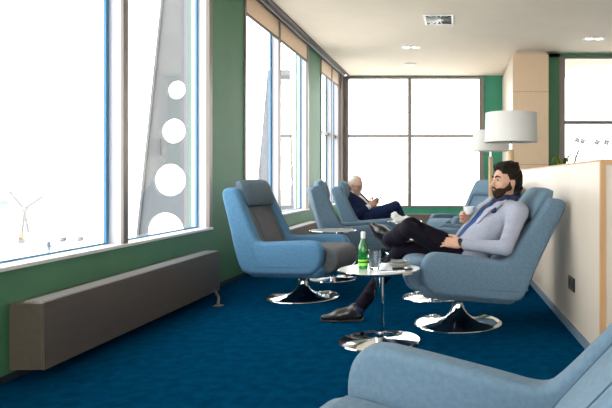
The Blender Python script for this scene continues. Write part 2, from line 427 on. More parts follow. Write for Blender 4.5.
# ------------------------------------------------------------------ radiators
def radiator(y0, y1, depth, z0, z1, label, legs):
    t = thing('radiator', label, 'radiator', (XL, (y0+y1)/2, 0)); yc = (y0+y1)/2
    x0, x1 = .025, .025+depth
    bm = bmesh.new()
    box(bm, x0, x1, y0-yc, y1-yc, z0, z1-.004, .003)
    obj('casing', bm, 'cover', t)
    bx('front_panel', 'cover', t, x1, x1+.006, y0-yc+.006, y1-yc-.006, z0-.004, z1, .002)
    bm = bmesh.new()
    box(bm, x0+.055, x1-.02, y0-yc+.03, y1-yc-.03, z1-.004, z1)
    for i in range(5): box(bm, x0+.06+i*.022, x0+.066+i*.022, y0-yc+.03, y1-yc-.03, z1, z1+.004)
    obj('top_grille', bm, 'grille', t)
    for yy in legs:
        bm = bmesh.new(); tube(bm, [(.185, yy-yc, z0+.01), (.30, yy-yc-.20, .04), (.355, yy-yc-.36, .004)], .011, 8); box(bm, .325, .395, yy-yc-.40, yy-yc-.33, 0, .007)
        obj('leg', bm, 'cover', t)
    bm = bmesh.new(); tube(bm, [(x0+.08, y1-yc, .2), (x0+.08, y1-yc+.03, .2)], .016, 12); obj('valve', bm, 'white_metal', t, True)
    return t
radiator(3.22, 5.62, .172, .062, .412, 'long low bronze metal radiator under the nearest left window', (5.53,))
radiator(7.0, 9.6, .172, .062, .412, 'bronze radiator under the middle left window behind the lounge chairs', (9.4,))
t = radiator(-1.35, 1.35, .15, .005, .37, 'dark radiator along the back wall under the big window', ())
t.rotation_euler = (0, 0, -PI/2); t.location = (-.85, YB, 0)

# ------------------------------------------------------------------ room divider (planter)
def divider():
    ang = math.atan2(.0265, 1)
    t = thing('room_divider', 'long waist-high white birch divider with oak edging, right of the chairs', 'partition', (.81, 3.52, 0), ang)
    L = 5.2; W = .42; H = 1.168
    bx('front_panel', 'panel', t, 0, .03, .02, L, .0, H-.012)
    bx('rear_panel', 'panel', t, W-.03, W, .02, L, .0, H-.012)
    bx('end_panel', 'panel', t, .03, W-.03, 0.004, .03, .0, H-.012)
    bm = bmesh.new(); box(bm, -.002, .03, -.004, .02, 0, H); box(bm, W-.03, W+.002, -.004, .02, 0, H); box(bm, .03, W-.03, -.004, .02, H-.03, H); obj('end_trim', bm, 'oak', t)
    bm = bmesh.new(); box(bm, -.002, .032, .02, L, H-.012, H); box(bm, W-.032, W+.002, .02, L, H-.012, H); obj('top_trim', bm, 'oak', t)
    bx('far_panel', 'panel', t, .03, W-.03, L-.03, L, 0, H-.012)
    bx('soil_bed', 'soil', t, .03, W-.03, .03, L-.03, 1.04, 1.09)
    bx('skirting', 'base_blue', t, -.014, 0, 0.0, L, 0, .055)
    return t
DIV = divider()
# black twin socket on the divider
ang = math.atan2(.0265, 1)
t = thing('wall_socket', 'black twin power socket low on the white divider', 'socket', (.81-.0265*.76, 3.52+.76, .335), ang)
bx('plate', 'black', t, -.012, -.0005, -.09, .09, -.047, .047, .004)
for yy in (-.043, .043):
    bm = bmesh.new(); tube(bm, [(-.013, yy, 0), (-.0121, yy, 0)], .024, 20); obj('socket_insert', bm, 'dark', t, True)

# plants growing out of the divider
def blade(bm, p0, az, length, width, rise, droop):
    d = Vector((math.cos(az), math.sin(az), 0)); s = Vector((-d.y, d.x, 0)); n = 9; L, Rr = [], []
    for i in range(n+1):
        u = i/n; p = Vector(p0)+d*length*u+Vector((0, 0, rise*math.sin(u*PI*.62)-droop*u*u))
        w = width*math.sin(min(1, u*1.15+.12)*PI*.93)**.7 if u < 1 else .0005
        L.append(bm.verts.new(p+s*w+Vector((0, 0, .25*w)))); Rr.append((bm.verts.new(p), bm.verts.new(p-s*w+Vector((0, 0, .25*w)))))
    for i in range(n):
        bm.faces.new((L[i], Rr[i][0], Rr[i+1][0], L[i+1])); bm.faces.new((Rr[i][0], Rr[i][1], Rr[i+1][1], Rr[i+1][0]))
    ret = bmesh.ops.solidify(bm, geom=[], thickness=0) if False else None
def plant(loc, label, leaves, stems, leaf_m, tilt=0):
    t = thing('planter_plant', label, 'plant', loc)
    for az, ln, wd, ri, dr in leaves:
        bm = bmesh.new(); blade(bm, (0, 0, 0), az, ln, wd, ri, dr)
        me = bpy.data.meshes.new('leaf'); bm.to_mesh(me); bm.free()
        o = link('leaf', me, leaf_m, t, True)
        md = o.modifiers.new('s', 'SOLIDIFY'); md.thickness = .002
    for dx, dy, h in stems:
        bm = bmesh.new(); pts = [(dx*u*u, dy*u*u, h*u) for u in [i/8 for i in range(9)]]
        tube(bm, pts, .003, 6, .0018); st = obj('flower_stem', bm, 'leaf_pale', t, True)
        for k in range(4):
            bm = bmesh.new(); a = k*PI/2+.4
            bmesh.ops.create_uvsphere(bm, u_segments=8, v_segments=6, radius=1, matrix=Matrix.Translation((dx+.014*math.cos(a), dy+.004, h+.014*math.sin(a))) @ Matrix.Diagonal((.012, .005, .012, 1)))
            obj('petal', bm, 'petal', st, True)
    return t
plant((1.02, 6.1, 1.10), 'bright green plant with drooping leaves at the far end of the planter row',
      [(PI*.95, .13, .045, .28, .13), (PI*1.1, .11, .042, .24, .12), (.05, .16, .045, .27, .13), (.6, .10, .026, .22, .12), (-1.0, .10, .024, .22, .10)], [], 'leaf')
plant((1.0, 5.4, 1.10), 'pale orchid with upright arching leaves and thin flower stems',
      [(PI*.96, .06, .017, .34, .06), (.02, .24, .02, .31, .14), (.35, .10, .012, .26, .08), (-.5, .09, .012, .24, .08)], [(.04, 0, .30), (.09, .02, .29)], 'leaf_pale')
plant((1.10, 4.9, 1.10), 'pale orchid with thin flower stems nearest the oak end of the divider',
      [(.1, .16, .011, .23, .08), (PI, .10, .012, .22, .06)], [(.0, 0, .25), (.08, .02, .25)], 'leaf_pale')

# ------------------------------------------------------------------ ceiling fittings
t = thing('ceiling_vent', 'square white swirl air vent in the ceiling', 'vent', (-.25, 8.1, ZC))
bm = bmesh.new(); w = .19
for (a, b, c, d) in ((-w, w, -.25, -.22), (-w, w, .22, .25), (-w, -w+.025, -.22, .22), (w-.025, w, -.22, .22)): box(bm, a, b, c, d, -.014, 0)
obj('frame', bm, 'white_metal', t)
bx('backing', 'dark', t, -w+.025, w-.025, -.22, .22, -.003, 0)
for i in range(18):
    a = 2*PI*i/18; bm = bmesh.new()
    ca, sa = math.cos(a), math.sin(a)
    mx = Matrix.Translation((0, 0, -.010)) @ Matrix.Rotation(a, 4, 'Z') @ Matrix.Rotation(.5, 4, 'X')
    r1 = min(.16/max(abs(ca), 1e-3), .215/max(abs(sa), 1e-3))
    box(bm, .05, r1, -.012, .012, -.0012, .0012, mx=mx); obj('vane', bm, 'white_metal', t)
bm = bmesh.new(); lathe(bm, [(0, -.014), (.05, -.014), (.055, -.004), (.055, 0)], 24); obj('hub', bm, 'white_metal', t, True)

def downlight(x, y, label):
    t = thing('ceiling_downlight', label, 'ceiling light', (x, y, ZC), 0, 'recessed ceiling downlights')
    bm = bmesh.new()
    for (a, b, c, d) in ((-.15, .15, -.085, -.068), (-.15, .15, .068, .085), (-.15, -.13, -.068, .068), (.13, .15, -.068, .068), (-.01, .01, -.068, .068)): box(bm, a, b, c, d, -.008, 0)
    obj('trim_plate', bm, 'white_metal', t)
    bx('recess', 'dark', t, -.14, .14, -.075, .075, -.0015, 0)
    for s in (-1, 1):
        bm = bmesh.new(); lathe(bm, [(.058, -.006), (.05, -.003), (.02, -.0015), (0, -.0015)], 24, (s*.07, 0, 0)); obj('reflector', bm, 'reflector', t, True)
        bm = bmesh.new(); bmesh.ops.create_uvsphere(bm, u_segments=12, v_segments=8, radius=.016, matrix=Matrix.Translation((s*.07, 0, -.01))); lm = obj('bulb', bm, None, t, True)
        lm.data.materials.append(BULB)
    return t
BULB = bpy.data.materials.new('lamp_glow'); BULB.use_nodes = True
b_ = BULB.node_tree.nodes['Principled BSDF']; b_.inputs['Emission Color'].default_value = (1, .9, .75, 1); b_.inputs['Emission Strength'].default_value = 2
downlight(-.74, 9.8, 'small twin downlight in the ceiling beyond the vent')
downlight(2.02, 9.2, 'twin downlight in the ceiling near the right window')
t = thing('smoke_detector', 'small flat white smoke detector on the ceiling above the back window', 'smoke detector', (-.86, 11.2, ZC))
bm = bmesh.new(); lathe(bm, [(0, -.028), (.07, -.028), (.09, -.018), (.095, 0)], 28); obj('casing', bm, 'white_metal', t, True)
bm = bmesh.new(); lathe(bm, [(.11, -.006), (.10, -.012), (.09, -.012), (.09, 0), (.11, 0), (.11, -.006)], 28); obj('mounting_ring', bm, 'shade', t, True)

# ================================================================== FURNITURE
def tilt_bm(bm, deg, rec=0):
    if rec:
        for v in bm.verts: v.co.x -= rec*max(0, v.co.z-.5)/.45*(1 if v.co.x < -.05 else 0)
    if deg:
        mx = Matrix.Translation((0, 0, .28)) @ Matrix.Rotation(-R(deg), 4, 'Y') @ Matrix.Translation((0, 0, -.28))
        for v in bm.verts: v.co = mx @ v.co

SIDE = [(.23, .255), (.295, .31), (.328, .38), (.325, .47), (.28, .532), (.20, .542), (-.10, .53), (-.23, .52), (-.27, .55), (-.445, .945), (-.475, .985), (-.565, .985), (-.605, .94), (-.56, .80), (-.415, .30), (-.37, .25), (-.2, .245), (.15, .25)]
def lounge_chair(loc, yaw, label, tilt=0, drop=0, rec=0, shell='shell', cushion='cushion', pillow=None):
    t = thing('lounge_chair', label, 'lounge chair', loc, R(yaw), 'blue swivel lounge chairs')
    pillow = pillow or cushion
    prof = chaikin(SIDE, 2)
    for s in (-1, 1):
        bm = bmesh.new(); y0, y1 = sorted((s*.265, s*.375))
        prism_xz(bm, prof, y0, y1, .036, 5)
        for v in bm.verts:       # the wings lean in a little towards the top, the arms swell outwards
            v.co.y -= s*max(0, v.co.z-.5)*.07
            v.co.y += s*.012*math.sin(max(0, min(1, (v.co.z-.25)/.3))*PI)
        tilt_bm(bm, tilt, rec); a = obj('side_panel', bm, shell, t, True, 60)
        bm = bmesh.new(); yy = s*.378
        pts = [(x, yy, z) for x, z in chaikin([(.26, .335), (.20, .318), (-.2, .318), (-.40, .325)], 0)]
        tube(bm, pts, .0035, 6); tilt_bm(bm, tilt, rec); obj('seam', bm, 'seam', a, True)
    bm = bmesh.new()
    prism_xz(bm, chaikin([(-.38, .27), (-.42, .30), (-.605, .93), (-.59, .965), (-.55, .965), (-.52, .93), (-.34, .33), (-.33, .27)], 1), -.30, .30, .012, 3)
    tilt_bm(bm, tilt, rec); obj('back_shell', bm, shell, t, True, 50)
    # under-shell: a shallow upholstered pan
    bm = bmesh.new(); vs = box(bm, -.40, .33, -.365, .365, .215, .318)
    for v in bm.verts:
        if v.co.z < .25: v.co.x = (v.co.x+.03)*.88-.03; v.co.y *= .88
    bmesh.ops.bevel(bm, geom=list(bm.edges), offset=.045, segments=5, affect='EDGES', profile=.5)
    tilt_bm(bm, tilt, rec); obj('seat_pan', bm, shell, t, True, 60)
    bm = bmesh.new()
    prism_xz(bm, chaikin([(.37, .25), (.425, .33), (.425, .41), (.38, .468), (.25, .478), (-.31, .44), (-.31, .28), (.2, .25)], 2), -.268, .268, .035, 5)
    for v in bm.verts:
        v.co.z += .015*math.cos(v.co.y/.27*PI/2)*(1 if v.co.z > .4 else 0)
        if v.co.z > .36: v.co.z -= drop
        if v.co.x > .3: v.co.x -= drop*.6
    tilt_bm(bm, tilt, rec); sc = obj('seat_cushion', bm, cushion, t, True, 60)
    bm = bmesh.new()
    prism_xz(bm, chaikin([(-.265, .44), (-.30, .42), (-.40, .44), (-.565, .93), (-.545, .975), (-.49, .965), (-.40, .76), (-.31, .57)], 2), -.258, .258, .035, 5)
    tilt_bm(bm, tilt, rec); bc = obj('back_cushion', bm, cushion, t, True, 60)
    for yy in (-.17, .17):
        bm = bmesh.new(); tube(bm, [(-.270, yy, .50), (-.337, yy, .66), (-.427, yy, .86)], .0022, 6)
        tilt_bm(bm, tilt, rec); obj('seam', bm, 'seam', bc, True)
    # head pillow
    bm = bmesh.new(); bmesh.ops.create_cube(bm, size=2); bmesh.ops.subdivide_edges(bm, edges=bm.edges, cuts=9, use_grid_fill=True)
    for v in bm.verts:
        x, y, z = v.co
        f = (1-.5*abs(y)**5)*(1-.55*abs(z)**3.2)
        yy = y*(1-.05*abs(z)**2)
        v.co = Vector((x*.068*max(.16, f), yy*.262, z*.122*(1-.04*abs(y)**3)))
    mx = Matrix.Translation((-.452, 0, .93)) @ Matrix.Rotation(-R(20), 4, 'Y')
    for v in bm.verts: v.co = mx @ v.co
    tilt_bm(bm, tilt, rec); obj('headrest', bm, pillow, t, True, 80)
    bm = bmesh.new()
    lathe(bm, [(0, .0), (.318, .0), (.324, .005), (.320, .012), (.30, .016), (.17, .026), (.105, .045), (.068, .075), (.048, .11), (.040, .15), (.040, .16), (0, .16)], 64)
    obj('base', bm, 'chrome', t, True, 50)
    bm = bmesh.new(); lathe(bm, [(0, .15), (.030, .15), (.030, .222), (.12, .222), (.12, .24), (0, .24)], 24); obj('swivel_column', bm, 'black', t, True, 40)
    return t
lounge_chair((-1.39, 5.56, 0), -9, 'grey-cushioned blue lounge chair standing empty beside the long radiator', 0, 0, 0, 'shell_lit', 'cushion_grey', 'pillow_blue')
lounge_chair((-1.155, 7.35, 0), 18, 'blue lounge chair turned away behind the second small side table', 0)
lounge_chair((-1.07, 8.5, 0), 4, 'blue lounge chair holding the older man in the navy suit', 2)
lounge_chair((.0, 4.55, 0), 189, 'blue lounge chair holding the bearded man in the grey jacket', 6, 0, .055)
lounge_chair((.06, 6.85, 0), 180, 'blue lounge chair mostly hidden behind the bearded man, by the near lamp', 2)
lounge_chair((.02, 9.25, 0), 212, 'empty pale blue lounge chair facing the camera under the back window', 0, 0, 0, 'cushion', 'cushion')
lounge_chair((-.115, 1.465, 0), 164, 'nearest lounge chair, cropped at the bottom edge of the photo', 7.5, .08, .10)

def side_table(x, y, z, label, r=.265):
    t = thing('side_table', label, 'side table', (x, y, 0), 0, 'round chrome pedestal side tables')
    bm = bmesh.new(); lathe(bm, [(0, z-.004), (r-.006, z-.004), (r-.004, z), (0, z)], 64)
    lathe(bm, [(0, z-.016), (r-.01, z-.016), (r-.006, z-.012), (r-.006, z-.004), (0, z-.004)], 64); obj('tabletop', bm, 'tabletop', t, True, 40)
    bm = bmesh.new(); lathe(bm, [(r-.006, z-.018), (r, z-.016), (r+.001, z-.003), (r-.004, z+.0005), (r-.006, z-.004), (r-.006, z-.018)], 64); obj('rim', bm, 'chrome', t, True, 40)
    bm = bmesh.new(); lathe(bm, [(0, .02), (.03, .02), (.03, z-.03), (.09, z-.026), (.09, z-.016), (0, z-.016)], 28); obj('column', bm, 'chrome', t, True, 40)
    bm = bmesh.new(); lathe(bm, [(0, 0), (r-.006, 0), (r, .005), (r-.004, .012), (.05, .022), (.036, .03), (0, .03)], 64); obj('base', bm, 'chrome', t, True, 40)
    return t
TZ = .475
side_table(-.51, 4.03, TZ, 'round white side table with bottle and glass in front of the bearded man')
side_table(-1.32, 6.55, .522, 'round side table between the grey-cushioned chair and the turned-away chair', .245)
side_table(-.68, 7.85, .53, 'round side table with the white napkin beside the older man', .22)
side_table(-.235, 5.55, .535, 'round side table standing behind the bearded man on a bright chrome base')

def floor_lamp(x, y, label, r, z0, z1):
    t = thing('floor_lamp', label, 'floor lamp', (x, y, 0), 0, 'white drum floor lamps')
    bm = bmesh.new(); lathe(bm, [(0, 0), (.16, 0), (.165, .01), (.16, .02), (.03, .03), (0, .03)], 40); obj('base', bm, 'chrome', t, True, 40)
    bm = bmesh.new(); lathe(bm, [(0, .03), (.027, .03), (.027, z0-.075), (.02, z0-.068), (0, z0-.068)], 24); obj('pole', bm, 'lampwood', t, True, 40)
    bm = bmesh.new(); lathe(bm, [(0, z0-.07), (.011, z0-.07), (.011, z0+.05), (.022, z0+.05), (.022, z0+.12), (0, z0+.12)], 16); obj('stem', bm, 'chrome', t, True, 40)
    bm = bmesh.new(); lathe(bm, [(r, z0), (r*.965, z1), (r*.965-.004, z1), (r-.004, z0), (r, z0)], 64); sh = obj('lamp_shade', bm, 'shade', t, True, 40)
    bm = bmesh.new(); lathe(bm, [(r-.004, z0+.012), (0, z0+.012), (0, z0+.014), (r-.004, z0+.014)], 48); obj('diffuser', bm, 'shade', sh, True)
    bm = bmesh.new(); 
    for k in range(3):
        a = 2*PI*k/3; tube(bm, [(0, 0, z1-.02), (r*.96*math.cos(a), r*.96*math.sin(a), z1-.02)], .003, 6)
    tube(bm, [(0, 0, z0+.1), (0, 0, z1-.018)], .005, 8)
    obj('shade_carrier', bm, 'chrome', sh, True)
    return t
floor_lamp(.50, 5.85, 'nearer and larger white drum floor lamp, behind the bearded man', .25, 1.405, 1.68)
floor_lamp(.432, 8.2, 'farther white drum floor lamp, half hidden by the nearer lamp', .24, 1.43, 1.70)

# ------------------------------------------------------------------ things on the tables
T1 = (-.49, 4.06)
t = thing('water_bottle', 'green glass water bottle on the near side table', 'bottle', (-.615, 4.02, TZ))
bm = bmesh.new(); lathe(bm, [(0, 0), (.028, 0), (.032, .006), (.032, .125), (.029, .145), (.018, .178), (.0125, .20), (.0125, .222), (0, .222)], 32); obj('glass_body', bm, 'bottle', t, True, 40)
bm = bmesh.new(); lathe(bm, [(.0325, .022), (.0325, .062), (.0332, .062), (.0332, .022), (.0325, .022)], 32); lb = obj('label', bm, 'label', t, True, 40)
bm = bmesh.new(); lathe(bm, [(.0333, .040), (.0333, .050), (.0336, .050), (.0336, .040), (.0333, .040)], 32); obj('label_band', bm, 'label_dark', lb, True, 40)
bm = bmesh.new(); lathe(bm, [(.0128, .196), (.0145, .198), (.0145, .236), (.013, .240), (0, .240)], 24); obj('foil_cap', bm, 'foil', t, True, 40)
t = thing('water_glass', 'clear glass tumbler beside the green bottle', 'glass', (-.535, 3.99, TZ))
bm = bmesh.new(); lathe(bm, [(0, 0), (.034, 0), (.036, .004), (.043, .125), (.0405, .125), (.034, .016), (0, .014)], 32); obj('tumbler_wall', bm, 'tumbler', t, True, 40)
t = thing('magazine', 'white folded brochure with a blue edge on the near table', 'brochure', (-.415, 3.935, TZ), R(8))
bx('pages', 'paper', t, -.075, .075, -.05, .05, 0, .006, .001)
bm = bmesh.new(); box(bm, -.075, .03, -.051, -.030, .0062, .0066); box(bm, -.075, -.04, -.03, .0, .0062, .0066); obj('printed_band', bm, 'print_blue', t)
t = thing('mobile_phone', 'black mobile phone lying on the brochure on the near table', 'phone', (-.355, 3.945, TZ+.0067), R(12))
bx('phone_body', 'black', t, -.065, .065, -.034, .034, 0, .009, .004, 3, True)
bx('screen', 'screen', t, -.06, .06, -.030, .030, .009, .0094)
t = thing('saucer', 'grey saucer at the back of the near table', 'saucer', (-.40, 4.17, TZ))
bm = bmesh.new(); lathe(bm, [(0, 0), (.045, 0), (.05, .004), (.078, .018), (.077, .021), (.045, .009), (0, .007)], 40); obj('dish', bm, 'grey_dish', t, True, 50)
t = thing('small_bowl', 'shallow grey bowl stacked on the saucer', 'bowl', (-.40, 4.17, TZ+.0075))
bm = bmesh.new(); lathe(bm, [(0, 0), (.030, 0), (.034, .004), (.055, .026), (.052, .027), (.03, .008), (0, .007)], 40); obj('bowl_wall', bm, 'grey_dish', t, True, 50)
t = thing('teaspoon', 'dark spoon lying across the grey bowl', 'spoon', (-.40, 4.17, TZ+.036), R(160))
bm = bmesh.new(); tube(bm, [(-.05, 0, 0), (.0, 0, .0), (.06, 0, .006)], .003, 6); obj('handle', bm, 'chrome', t, True)
bm = bmesh.new(); bmesh.ops.create_uvsphere(bm, u_segments=12, v_segments=8, radius=1, matrix=Matrix.Translation((-.06, 0, .001)) @ Matrix.Diagonal((.018, .011, .004, 1))); obj('bowl', bm, 'chrome', t, True)
# crumpled napkin on the older man's table
s = Sdf((-.92, 7.70, .51), (-.50, 8.02, .70), .005)
def crumple(q):
    return .010*np.sin(q[..., 0]*95+3*np.sin(q[..., 1]*60))*np.cos(q[..., 2]*80+q[..., 0]*40)+.006*np.sin(q[..., 1]*170+q[..., 2]*90)
s.ell((-.75, 7.85, .56), (.075, .055, .035), k=.01, noise=crumple); s.ell((-.80, 7.84, .60), (.04, .04, .045), k=.01, noise=crumple); s.ell((-.66, 7.86, .56), (.065, .04, .028), k=.01, noise=crumple)
s.cut((0, 0, .5305), (0, 0, -1), k=.002)
o = s.mesh('napkin', 'white_cloth', None, 1); tag(o, 'crumpled white paper napkin on the older man\'s side table', 'napkin')
t = thing('cushion_pad', 'flat dark folded wallet on the arm of the older man\'s chair', 'wallet', (0, 0, 0)) if False else None

# ================================================================== PEOPLE
def frame(fwd, up=(0, 0, 1)):
    f = Vector(fwd).normalized(); l = Vector(up).cross(f).normalized(); u = f.cross(l)
    return np.array([[f.x, l.x, u.x], [f.y, l.y, u.y], [f.z, l.z, u.z]], np.float32)

def hand(s, wrist, d, n, thumb, curls, tcurl=(.3, .4), sc=1.0, spread=.0):
    """wrist point, direction of the fingers, palm normal (the side the fingers close to), and the side the thumb leaves"""
    w = Vector(wrist); d = Vector(d).normalized(); n = Vector(n); n = (n-d*n.dot(d)).normalized(); th = d.cross(n)
    if th.dot(Vector(thumb)) < 0: th = -th
    Rm = np.array([[d.x, th.x, n.x], [d.y, th.y, n.y], [d.z, th.z, n.z]], np.float32)
    s.rbox(w+d*.052*sc, (.048*sc, .041*sc, .0145*sc), .013, Rm, k=.015)
    s.cone(w-d*.03, w+d*.03, .026, .024, k=.02, flat=(n, .75))
    for i, (off, ln) in enumerate(((.030, .070), (.0102, .078), (-.0102, .073), (-.030, .057))):
        p = w+d*(.096-.004*abs(i-1.2))*sc+th*off*sc; a = 0; rr = .0086 if i < 3 else .0075
        dd = (d+th*off*spread*10).normalized()
        for j, fr in enumerate((.45, .30, .25)):
            a += curls[i][j]
            q = p+(dd*math.cos(a)+n*math.sin(a))*ln*sc*fr
            s.cone(p, q, rr, rr-.0006, k=.004); p = q; rr -= .0006
    p = w+d*.025*sc+th*.032*sc; t1 = p+(d*.6+th*.62+n*tcurl[0]).normalized()*.045*sc
    t2 = t1+(d*.8+th*.15+n*tcurl[1]).normalized()*.032*sc; t3 = t2+(d*.85-th*.1+n*(tcurl[1]+.2)).normalized()*.024*sc
    s.cone(p-d*.005, t1, .016, .011, k=.012); s.cone(t1, t2, .0105, .0095, k=.004); s.cone(t2, t3, .0095, .008, k=.004)

def head_prims(s, c, F, old=False):
    c = Vector(c); FM = Matrix([[float(v) for v in r] for r in F])
    W = lambda x, y, z: c+FM @ Vector((x, y, z))
    s.ell(W(-.012, 0, .035), (.098, .078, .098), F, k=.02)
    s.ell(W(.022, 0, -.025), (.070, .063, .090), F, k=.03)
    s.cone(W(.0, 0, -.055), W(.056, 0, -.098), .055, .030, k=.03)
    for q in (-1, 1):
        s.cone(W(-.015, q*.055, -.03), W(.045, q*.03, -.092), .022, .018, k=.025)
        s.cone(W(.082, q*.012, .028), W(.062, q*.05, .026), .012, .010, k=.015)
        s.ell(W(.058, q*.045, -.025), (.022, .022, .018), F, k=.02)
        s.ell(W(.094, q*.031, .006), (.016, .017, .011), F, k=.012, mode='sub')
        s.ell(W(-.012, q*.080, -.005), (.020, .009, .033), F, k=.008)
        s.ell(W(-.008, q*.089, .002), (.010, .006, .016), F, k=.006, mode='sub')
        s.ell(W(.098, q*.013, -.036), (.012, .010, .009), F, k=.008)
    for q in (-1, 1):
        s.cone(W(.089, q*.020, .0165), W(.083, q*.046, .013), .0052, .0048, k=.005)
        s.cone(W(.087, q*.021, -.006), W(.083, q*.044, -.004), .0042, .0042, k=.006)
    s.cone(W(.086, 0, .022), W(.113, 0, -.030), .009, .012, k=.012)
    s.cone(W(.088, -.016, -.058), W(.088, .016, -.058), .008, .008, k=.008)
    s.cone(W(.086, -.014, -.071), W(.086, .014, -.071), .009, .009, k=.008)
    s.cone(W(.096, -.024, -.0645), W(.096, .024, -.0645), .003, .003, k=.003, mode='sub')
    return W

def face_bits(root, W, F, hairm, lipm=None, look=(1, 0, 0)):
    for q in (-1, 1):
        bm = bmesh.new(); bmesh.ops.create_uvsphere(bm, u_segments=14, v_segments=10, radius=.0118, matrix=Matrix.Translation(W(.0768, q*.032, .005)))
        e = obj('eye', bm, 'eye', root, True)
        bm = bmesh.new(); bmesh.ops.create_uvsphere(bm, u_segments=10, v_segments=8, radius=.0085, matrix=Matrix.Translation(W(.0830, q*.032, .0055)))
        obj('iris', bm, 'iris', e, True)
        bm = bmesh.new(); tube(bm, [W(.099, q*.013, .026), W(.096, q*.03, .034), W(.078, q*.052, .028)], .0062, 6, .004); obj('eyebrow', bm, hairm, root, True)
    bm = bmesh.new(); tube(bm, [W(.090, -.020, -.0665), W(.0965, -.008, -.063), W(.0965, .008, -.063), W(.090, .020, -.0665)], .0045, 6); obj('lips', bm, 'lips', root, True)

def shoe(root, heel, toe, up, name_m='leather'):
    """heel and toe points on the sole line"""
    h = Vector(heel); d = Vector(toe)-h; L = d.length; d.normalize(); u = Vector(up); u = (u-d*u.dot(d)).normalized(); sd = u.cross(d)
    lo = [min(h[i], toe[i])-.15 for i in range(3)]; hi = [max(h[i], toe[i])+.15 for i in range(3)]
    P = lambda x, y, z: h+d*(x*L)+sd*y+u*z
    Rm = np.array([[d[i], sd[i], u[i]] for i in range(3)], np.float32)
    s = Sdf(lo, hi, .005)
    s.cone(P(.14, 0, .04), P(.55, 0, .038), .037, .040, k=.02); s.cone(P(.55, 0, .036), P(.90, 0, .026), .041, .022, k=.02)
    s.cone(P(.14, 0, .045), P(.20, 0, .09), .036, .040, k=.02); s.cone(P(.22, 0, .085), P(.6, 0, .045), .036, .036, k=.03)
    s.cut(P(0, 0, .012), -u, k=.003)
    o = s.mesh('shoe', name_m, root)
    s = Sdf(lo, hi, .005)
    s.ell(P(.18, 0, .008), (.055, .038, .02), Rm, k=.02); s.cone(P(.2, 0, .008), P(.62, 0, .008), .034, .043, k=.02, flat=(u, .5)); s.cone(P(.62, 0, .008), P(.93, 0, .008), .043, .022, k=.02, flat=(u, .5))
    s.cut(P(0, 0, .013), u, k=.002); s.cut(P(0, 0, .0), -u, k=.002)
    s.rbox(P(.15, 0, .008), (.045, .034, .009), .006, Rm, k=.005)
    obj_s = s.mesh('sole', 'sole', o)
    for k in range(4):
        x = .34+.075*k; zz = .098-.013*k
        bm = bmesh.new(); tube(bm, [P(x, -.026, zz-.012), P(x+.01, 0, zz+.001), P(x, .026, zz-.012)], .0035, 6); obj('lace', bm, 'lace', o, True)
    return o

def torso(s, hip, chest, neck, side, w_hip, w_ch, d_ch, grow=0, top=True):
    hip, chest, neck = Vector(hip), Vector(chest), Vector(neck); side = Vector(side)
    a = side*w_hip; b = side*w_ch; m = hip.lerp(chest, .5)
    r1 = .105+grow; r2 = d_ch+grow
    for q in (-1, 1):
        s.cone(hip+a*q, m+side*(w_hip+.0)*q, r1, r1*.98, k=.06)
        s.cone(m+side*w_hip*q, chest+b*q*.9, r1*.98, r2, k=.06)
        s.cone(chest+b*q*.9, chest.lerp(neck, .62)+side*(w_ch+.035)*q, r2, .068+grow, k=.06)
    s.cone(hip, chest, r1, r2, k=.05); s.cone(chest, neck, r2, .06+grow, k=.06)

